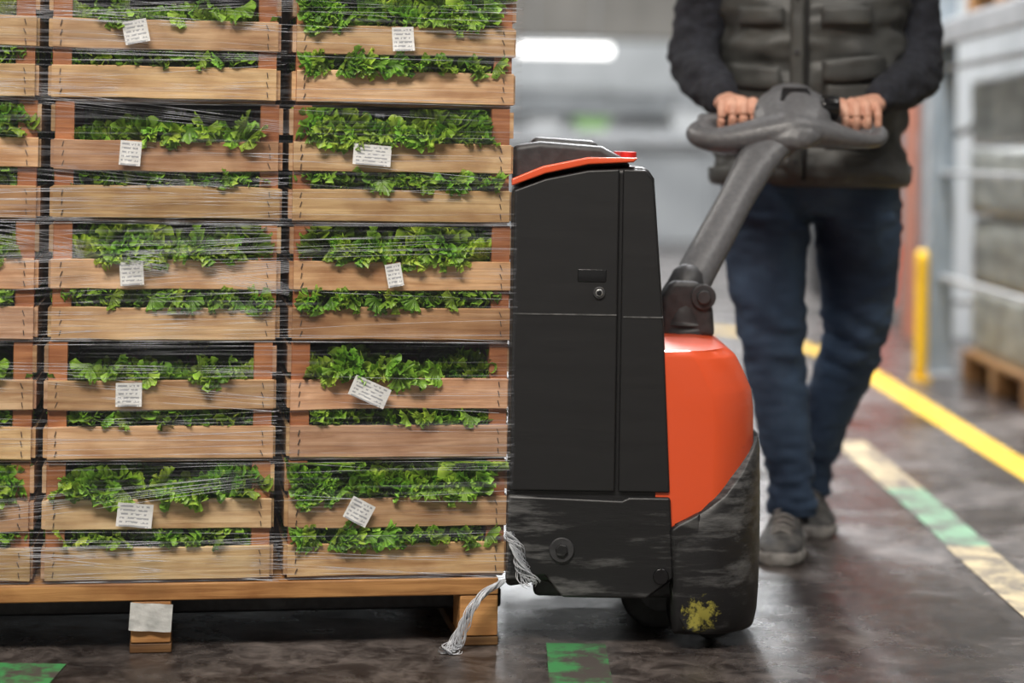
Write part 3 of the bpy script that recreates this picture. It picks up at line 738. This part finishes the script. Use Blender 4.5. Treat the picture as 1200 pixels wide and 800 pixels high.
patch('zipper',-.002,.004,.822,1.44,.015,M_vestd,2,30,thick=.008)
for z in (.86,.98,1.10,1.22): cyl('snap',front(-.02,z,.016),.006,.004,(0,1,0),M_dark,P,12,0)
rings=[[p for p in ring(CX,CY,z,a,b,2.4,96,-TR)] for z,a,b in ((.807,.205,.128),(.809,.218,.141),(.821,.226,.147),(.845,.226,.147),(.851,.218,.14))]
loft('vest_hem',rings,M_vest,P)
def wr(v,n_):
    return .010*noise.noise(Vector((v.x*14,v.y*14,v.z*26)))+.005*noise.noise(Vector((v.x*40,v.y*40,v.z*60)))
sR=tube('s',[(.52,4.60,1.405),(.468,4.60,1.375),(.432,4.605,1.25),(.412,4.60,1.13),(.410,4.56,1.075),(.425,4.48,1.035),(.446,4.40,1.002),(.452,4.372,.99)],[.062,.070,.064,.060,.060,.052,.041,.036],seg=24,up=(0,1,0),rounded=True)
sL=tube('s',[(.815,4.60,1.405),(.868,4.60,1.375),(.892,4.61,1.25),(.903,4.605,1.13),(.898,4.565,1.075),(.86,4.48,1.035),(.800,4.40,1.005),(.782,4.375,.993)],[.062,.070,.064,.060,.060,.052,.041,.036],seg=24,up=(0,1,0),rounded=True)
core=loft('c',[ring(CX,CY,z,a*.88,b*.85,2.2,48,-TR) for z,a,b in VP])
fuse('sweater',[sR,sL,core],.008,M_sweat,P,3,wr)
def jn(v,n_):
    w=.4+1.3*math.exp(-((v.z-.14)/.08)**2)+1.0*math.exp(-((v.z-.46)/.09)**2)+.8*math.exp(-((v.z-.74)/.07)**2)
    return w*(.009*noise.noise(Vector((v.x*9+3,v.y*9,v.z*24+v.x*12)))+.005*noise.noise(Vector((v.x*25,v.y*25,v.z*55))))
lr=tube('l',[(.585,4.60,.90),(.574,4.585,.80),(.568,4.56,.66),(.582,4.53,.47),(.605,4.535,.32),(.630,4.555,.16),(.636,4.56,.075)],[.10,.104,.093,.073,.062,.055,.058],seg=28,up=(0,1,0))
ll=tube('l',[(.755,4.60,.90),(.768,4.60,.80),(.783,4.62,.66),(.785,4.66,.47),(.755,4.76,.32),(.728,4.87,.17),(.722,4.89,.08)],[.10,.104,.095,.075,.063,.054,.056],seg=28,up=(0,1,0))
pv=loft('p',[ring(CX,4.60,z,a,b,2.3,40) for z,a,b in ((.745,.10,.09),(.78,.165,.108),(.84,.190,.12),(.92,.180,.118),(.98,.170,.11))])
fuse('jeans',[lr,ll,pv],.007,M_jeans,P,4,jn)
for nm,c in (('ankle_r',(.636,4.565)),('ankle_l',(.722,4.895))):
    tube(nm,[(c[0],c[1],.14),(c[0],c[1]+.005,.06)],[.038,.04],M_sweat,P,16)
def shoe(hx,hy,yaw,tag):
    L=.285; st=[(0,.026,.085),(.03,.034,.098),(.10,.038,.104),(.22,.037,.102),(.36,.038,.098),(.5,.043,.078),(.65,.050,.060),(.8,.050,.050),(.92,.040,.044),(.98,.026,.036),(1,.012,.03)]
    Rm=Matrix.Rotation(yaw,3,'Z'); B=Vector((hx,hy,0))
    rings=[];sr=[]
    for t,w,h in st:
        rg=[];s2=[]
        for j in range(24):
            a=2*math.pi*j/24; x=w*math.copysign(abs(math.cos(a))**.8,math.cos(a)); z=.02+(h-.02)*(.5+.5*math.sin(a))
            if math.sin(a)>0: x*=(1-.35*math.sin(a)**2)
            rg.append(B+Rm@Vector((x,-L*t,z)))
            s2.append(B+Rm@Vector((math.copysign(abs(math.cos(a))**.5,math.cos(a))*(w+.004),-L*(t*1.02-.01),.015+.015*math.copysign(abs(math.sin(a))**.5,math.sin(a)))))
        rings.append(rg);sr.append(s2)
    loft('shoe_upper_'+tag,rings,M_shoe,P); loft('shoe_sole_'+tag,sr,M_sole,P)
    for i in range(5):
        t=.42+i*.065
        zt=[.096,.086,.077,.069,.063][i]
        tube('lace_%s_%d'%(tag,i),[B+Rm@Vector((-.022,-L*t,zt-.008)),B+Rm@Vector((0,-L*t-.004,zt+.002)),B+Rm@Vector((.022,-L*t,zt-.008))],.0032,M_sole,P,8,4)
shoe(.640,4.635,-.22,'r'); shoe(.722,4.965,-.04,'l')
def hand(gx,gy,gz,s,wrist,nm):
    parts=[]; rr=[.0100,.0104,.0100,.0090]; ln_=[1,1.06,1,.86]
    W=Vector(wrist)
    for i in range(4):
        x=gx+s*(.033-.0225*i); k=ln_[i]; r=rr[i]
        parts.append(tube('f',[(x,gy+.05,gz+.034),(x,gy+.018,gz+.037+.002*(i in(1,2))),(x-s*.001,gy-.016*k,gz+.031),(x-s*.002,gy-.0285*k,gz+.004),(x-s*.003,gy-.017,gz-.021)],[r*1.05,r*1.12,r*1.04,r*.98,r*.82],seg=12,k=5,rounded=True))
    rings=[]
    for t,w,h in ((0,.027,.021),(.25,.031,.020),(.55,.040,.019),(.8,.044,.017),(1,.043,.013)):
        c=W.lerp(Vector((gx,gy+.018,gz+.031)),t); rings.append([c+Vector((w*math.cos(a),0,h*math.sin(a))) for a in [2*math.pi*j/20 for j in range(20)]])
    parts.append(loft('p',rings))
    pm=W.lerp(Vector((gx,gy+.018,gz+.03)),.35)
    parts.append(tube('t',[pm+Vector((s*.012,0,-.004)),(gx+s*.042,gy+.046,gz+.016),(gx+s*.054,gy+.020,gz-.004),(gx+s*.050,gy-.006,gz-.018),(gx+s*.040,gy-.024,gz-.020)],[.016,.0145,.0120,.0107,.0088],seg=12,k=5,rounded=True))
    parts.append(tube('w',[W+(W-Vector((gx,gy,gz))).normalized()*.05,W],[.026,.025],seg=16,rounded=True))
    def cre(v,n_): return .0005*noise.noise(v*300)+.0008*noise.noise(v*110)
    fuse(nm,parts,.0023,M_skin,P,2,cre)
hand(.470,4.274,.949,1,(.455,4.362,.988),'hand_r'); hand(.722,4.274,.949,-1,(.775,4.366,.990),'hand_l')
tube('neck',[(CX,4.60,1.42),(CX,4.59,1.50),(CX,4.575,1.56)],[.066,.058,.058],M_skin,P,24)
hd=[]
for t in range(15):
    f=t/14; z=1.525+.235*f; wv=math.sin(math.pi*min(1,max(0,.06+f*.88)))**.55
    hd.append([Vector((CX+.077*wv*math.cos(a)*(1-.18*(f<.35)*(1-f/.35)),4.565+.10*wv*math.sin(a)-.012*(1-f),z)) for a in [2*math.pi*j/32 for j in range(32)]])
h1=loft('h',hd)
nose=tube('n',[(CX,4.470,1.665),(CX,4.452,1.635),(CX,4.448,1.615),(CX,4.465,1.605)],[.009,.012,.016,.010],rounded=True)
ears=[tube('e',[(CX+s*.074,4.57,1.67),(CX+s*.086,4.575,1.65),(CX+s*.078,4.565,1.615)],[(.010,.014),(.009,.018),(.007,.009)],rounded=True) for s in(-1,1)]
lips=[tube('m',[(CX-.024,4.472,1.578+d),(CX,4.461,1.580+d),(CX+.024,4.472,1.578+d)],[.004,.006,.004],rounded=True) for d in(0,-.009)]
brow=[tube('b',[(CX+s*.014,4.463,1.683),(CX+s*.035,4.468,1.687),(CX+s*.055,4.485,1.681)],[.006,.007,.005],rounded=True) for s in(-1,1)]
fuse('head',[h1,nose]+ears+lips+brow,.004,M_skin,P,2)
for s in(-1,1):
    tube('eye_%s'%('l' if s>0 else 'r'),[(CX+s*.031,4.478,1.663),(CX+s*.031,4.470,1.663)],[.011,.009],M_eye,P,12,rounded=True)
    tube('iris_%s'%('l' if s>0 else 'r'),[(CX+s*.031,4.464,1.663),(CX+s*.031,4.4615,1.663)],[.005,.004],M_hair,P,12)
hr=[]
for t in range(9):
    f=t/8; z=1.655+.118*f; wv=math.sin(math.pi*(.5+f*.44))**.5
    hr.append([Vector((CX+.084*wv*math.cos(a),4.578+(.104*wv*math.sin(a) if math.sin(a)>0 else (.104 if f>.55 else .02+.15*f*.5)*wv*math.sin(a)),z)) for a in [2*math.pi*j/32 for j in range(32)]])
loft('hair',hr,M_hair,P)
# ------------------------------------------------------------ right-hand racking and goods
M_rack=simple('rack_blue_grey',(.18,.215,.24),(.24,.275,.30),.5,6)
M_galv=simple('galvanised',(.34,.35,.36),(.45,.46,.47),.45,8,metal=.3)
M_wrapw=simple('wrapped_goods_pale',(.13,.135,.12),(.34,.35,.32),.35,5,.4,pos=(.3,.7),stretch=(1,1,3))
M_wrapg=simple('wrapped_goods_green',(.10,.115,.085),(.26,.27,.235),.35,5,.4,stretch=(1,1,3))
rk=empty('pallet_racking',(0,0,0))
RX=1.70
for y in (3.2,5.75,8.3):
    for x in (RX,RX+1.13):
        box('upright',x,x+.09,y-.04,y+.04,0,4.2,M_rack if x==RX else M_galv,rk,.004)
        box('foot_plate',x-.02,x+.11,y-.07,y+.07,0,.012,M_galv,rk,.002)
    for k in range(6):
        tube('brace',[(RX+.05,y,.3+k*.65),(RX+1.16,y,.3+k*.65+(.55 if k%2 else -.0))],.014,M_galv,rk,8,1)
for z in (1.42,2.6,3.8):
    for x in (RX,RX+1.13): box('beam',x,x+.05,3.2,8.3,z-.09,z,M_galv,rk,.004)
    box('shelf_deck',RX+.05,RX+1.13,3.2,8.3,z,z+.02,M_galv,rk,0)
for z in (.40,.82,1.24): box('guard_rail',RX+.03,RX+.055,3.2,8.3,z-.010,z+.010,M_galv,rk,.003)
def goods(x,y,w,d,z0,rows,rh,mat,seed):
    rnd=random.Random(seed)
    g=empty('wrapped_goods_pallet',(x,y,z0))
    o=box('pallet_deck',0,w,0,d,.10,.12,M_pallet,g,.003); add_tint(o.data,[(.6,.6,.6)]*8)
    for yy in (0,d/2-.05,d-.1):
        for xx in (0,w/2-.05,w-.1):
            o=box('pallet_block',xx,xx+.1,yy,yy+.1,.02,.10,M_pallet,g,.003); add_tint(o.data,[(.6,.6,.6)]*8)
        o=box('pallet_skid',0,w,yy,yy+.1,0,.02,M_pallet,g,.003); add_tint(o.data,[(.5,.5,.5)]*8)
    for r in range(rows):
        j=rnd.uniform(-.008,.008)
        z0_=.122+r*rh; z1_=z0_+rh-.014; rg=[]
        for q in range(7):
            z=z0_+(z1_-z0_)*q/6; ins=.006*(abs(q-3)/3)**4; pr=[]
            for k in range(64):
                t=2*math.pi*k/64; c_,s_=math.cos(t),math.sin(t); n_=14
                X=(w/2-.01-ins)*math.copysign(abs(c_)**(2/n_),c_); Y=(d/2-.01-ins)*math.copysign(abs(s_)**(2/n_),s_)
                nn=1+.012*noise.noise(Vector((X*9+seed,Y*9,z*9+r)))
                pr.append(Vector((w/2+j+X*nn,d/2+Y*nn,z)))
            rg.append(pr)
        loft('wrapped_layer',rg,mat,g)
    return g
goods(RX+.10,6.0,.9,1.0,0,4,.27,M_wrapg,1); goods(RX+.10,7.1,.9,1.05,0,4,.27,M_wrapw,2)
goods(RX+.10,6.0,.9,1.0,1.445,3,.27,M_wrapw,3); goods(RX+.10,7.1,.9,1.05,1.445,3,.27,M_wrapg,4)
goods(RX+.10,4.6,.9,1.0,0,4,.27,M_wrapw,5); goods(RX+.10,4.6,.9,1.0,1.445,3,.27,M_wrapg,6)
gp=empty('yellow_guard_post',(0,0,0))
M_ypost=simple('yellow_enamel',(.80,.50,.02),(.72,.43,.02),.4,8)
tube('post',[(1.63,8.1,.02),(1.63,8.1,.3),(1.63,8.1,.49)],.026,M_ypost,gp,20,rounded=True)
box('base_plate',1.595,1.665,8.06,8.14,0,.012,M_ypost,gp,.002)
M_red=simple('orange_red_paint',(.36,.14,.09),(.32,.15,.11),.5,5)
ds=empty('dock_frame',(0,0,0))
box('red_post',1.93,1.985,10.0,10.1,0,4.2,M_red,ds,.005)
box('grey_post',2.02,2.10,10.0,10.1,0,4.2,M_galv,ds,.005)
box('curtain',2.12,4.6,10.02,10.06,0,4.2,simple('pvc_curtain',(.36,.38,.39),(.46,.48,.49),.4,3,stretch=(8,1,.4)),ds,.005)
box('lintel',1.93,4.6,9.98,10.12,4.2,4.4,M_galv,ds,.005)
ft=empty('distant_pallet_truck',(1.40,10.95,0))
prism('body',[(.36,.06),(.67,.06),(.69,.4),(.62,.62),(.42,.62),(.36,.4)],0,.6,M_orange,ft,.04,4)
box('battery',.27,.38,.05,.55,.1,.58,M_black,ft,.02)
tube('tiller',[(.5,.5,.6),(.5,.7,.9),(.5,.8,1.1)],.03,M_grey,ft); tube('tiller_grip',[(.35,.8,1.1),(.5,.8,1.12),(.65,.8,1.1)],.02,M_grey,ft,rounded=True)
for y in (.12,.48): cyl('wheel',(.5,y,.07),.07,.06,(0,1,0),M_rubber,ft)
M_pale=simple('pale_panel',(.48,.49,.49),(.58,.59,.59),.6,1.5)
M_mid=simple('mid_panel',(.24,.25,.255),(.32,.33,.335),.6,2)
M_beige=simple('beige_beam',(.22,.205,.18),(.28,.26,.23),.6,2)
fs_=empty('mezzanine',(0,0,0))
box('mezz_beam',-5,6,21.8,22.1,2.10,3.1,M_beige,fs_,.02)
for x in (-4.5,-1.6,1.75,4.6): box('mezz_column',x,x+.2,21.85,22.05,0,2.10,M_galv,fs_,.01)
box('mezz_rail',-5,6,21.9,21.96,4.0,4.06,M_ypost,fs_,.01)
for x in range(-5,6): box('rail_post',x,x+.05,21.9,21.96,3.1,4.0,M_ypost,fs_,.005)
box('mezz_deck',-5,6,22.1,25.5,2.95,3.1,M_mid,fs_,.01)
cv=empty('conveyor_line',(0,0,0))
box('bed',-4,5.4,20.6,21.2,.95,1.10,M_pale,cv,.02); box('side_rail',-4,5.4,20.55,20.6,1.0,1.12,M_galv,cv,.01)
box('front_panel',-4,5.4,20.7,20.74,.0,.95,M_mid,cv,.01)
box('upper_shelf',-4,5.4,21.0,21.3,1.5,1.56,M_mid,cv,.01)
for x in range(-4,6): box('shelf_post',x,x+.05,21.1,21.2,1.10,1.5,M_mid,cv,.005)
for x in range(-4,6): box('leg',x,x+.07,20.58,20.65,0,.95,M_mid,cv,.005)
for x,w,h,m in ((.15,.35,.10,M_pale),(.62,.35,.12,simple('green_bin',(.25,.46,.15),None,.5)),(1.6,.4,.2,M_pale)):
    prism('bin_tub',[(x+.04,1.101),(x+w-.04,1.101),(x+w,1.1+h),(x,1.1+h)],20.65,21.05,m,cv,.02); box('bin_rim',x-.02,x+w+.02,20.63,21.07,1.1+h,1.1+h+.03,m,cv,.01)
box('wall_panel_band',X0,X1,27.9,28,1.4,1.75,M_mid,b=0)
# light fixtures
def lamp(name,x,y,z,lx,ly,power,col=(1,.96,.9)):
    e=empty(name,(x,y,z))
    box('housing',-lx/2,lx/2,-ly/2,ly/2,.02,.08,M_galv,e,.01)
    L=bpy.data.lights.new('tube_light','AREA'); L.shape='RECTANGLE'; L.size=lx; L.size_y=ly; L.energy=power; L.color=col
    o=bpy.data.objects.new('tube_light',L); COL.objects.link(o); o.parent=e; return e
lamp('ceiling_light',-.9,.3,4.4,2.4,1.2,400,(1,.93,.84))
lamp('ceiling_light',2.2,3.2,4.6,1.2,2.5,120,(1,.96,.92))
lamp('ceiling_light',1.0,7.4,4.6,.6,1.4,600,(.98,.98,1))
lamp('ceiling_light',-3,6.5,4.6,1.0,4.0,140)
lamp('ceiling_light',.5,15,4.6,1.2,6.0,720,(.96,.98,1))
lamp('ceiling_light',3.6,12,4.6,1.0,4.0,230,(.96,.98,1))
lamp('ceiling_light',.5,25,5.4,5,1.2,500,(.96,.98,1))
em,nt,b=newmat('lit_diffuser'); b.inputs['Emission Color'].default_value=(1,.98,.95,1); b.inputs['Emission Strength'].default_value=3
hl=empty('hanging_luminaire',(0,0,0))
box('diffuser',.05,.95,19.9,20.1,1.84,1.93,em,hl,.01); box('luminaire_body',.03,.97,19.9,20.1,1.93,1.98,M_galv,hl,.01)
for x in (.2,.8): tube('suspension',[(x,20,1.98),(x,20,3),(x,20,5.95)],.006,M_galv,hl,6,2)
# ------------------------------------------------------------ world & camera
w=bpy.data.worlds.new('World'); S.world=w; w.use_nodes=True
w.node_tree.nodes['Background'].inputs[0].default_value=(.5,.52,.55,1); w.node_tree.nodes['Background'].inputs[1].default_value=.5
S.view_settings.view_transform='Standard'
S.view_settings.exposure=0
cd=bpy.data.cameras.new('camera'); cam=bpy.data.objects.new('camera',cd); COL.objects.link(cam)
cd.sensor_width=36; cd.lens=72; cd.shift_y=-220/1200; cd.clip_start=.05
cam.location=(0,0,.87)
cam.rotation_euler=(Matrix.Rotation(math.radians(90),4,'X')@Matrix.Rotation(math.radians(.9),4,'Z')).to_euler()
cd.dof.use_dof=True; cd.dof.focus_distance=3.58; cd.dof.aperture_fstop=1.7
S.camera=cam
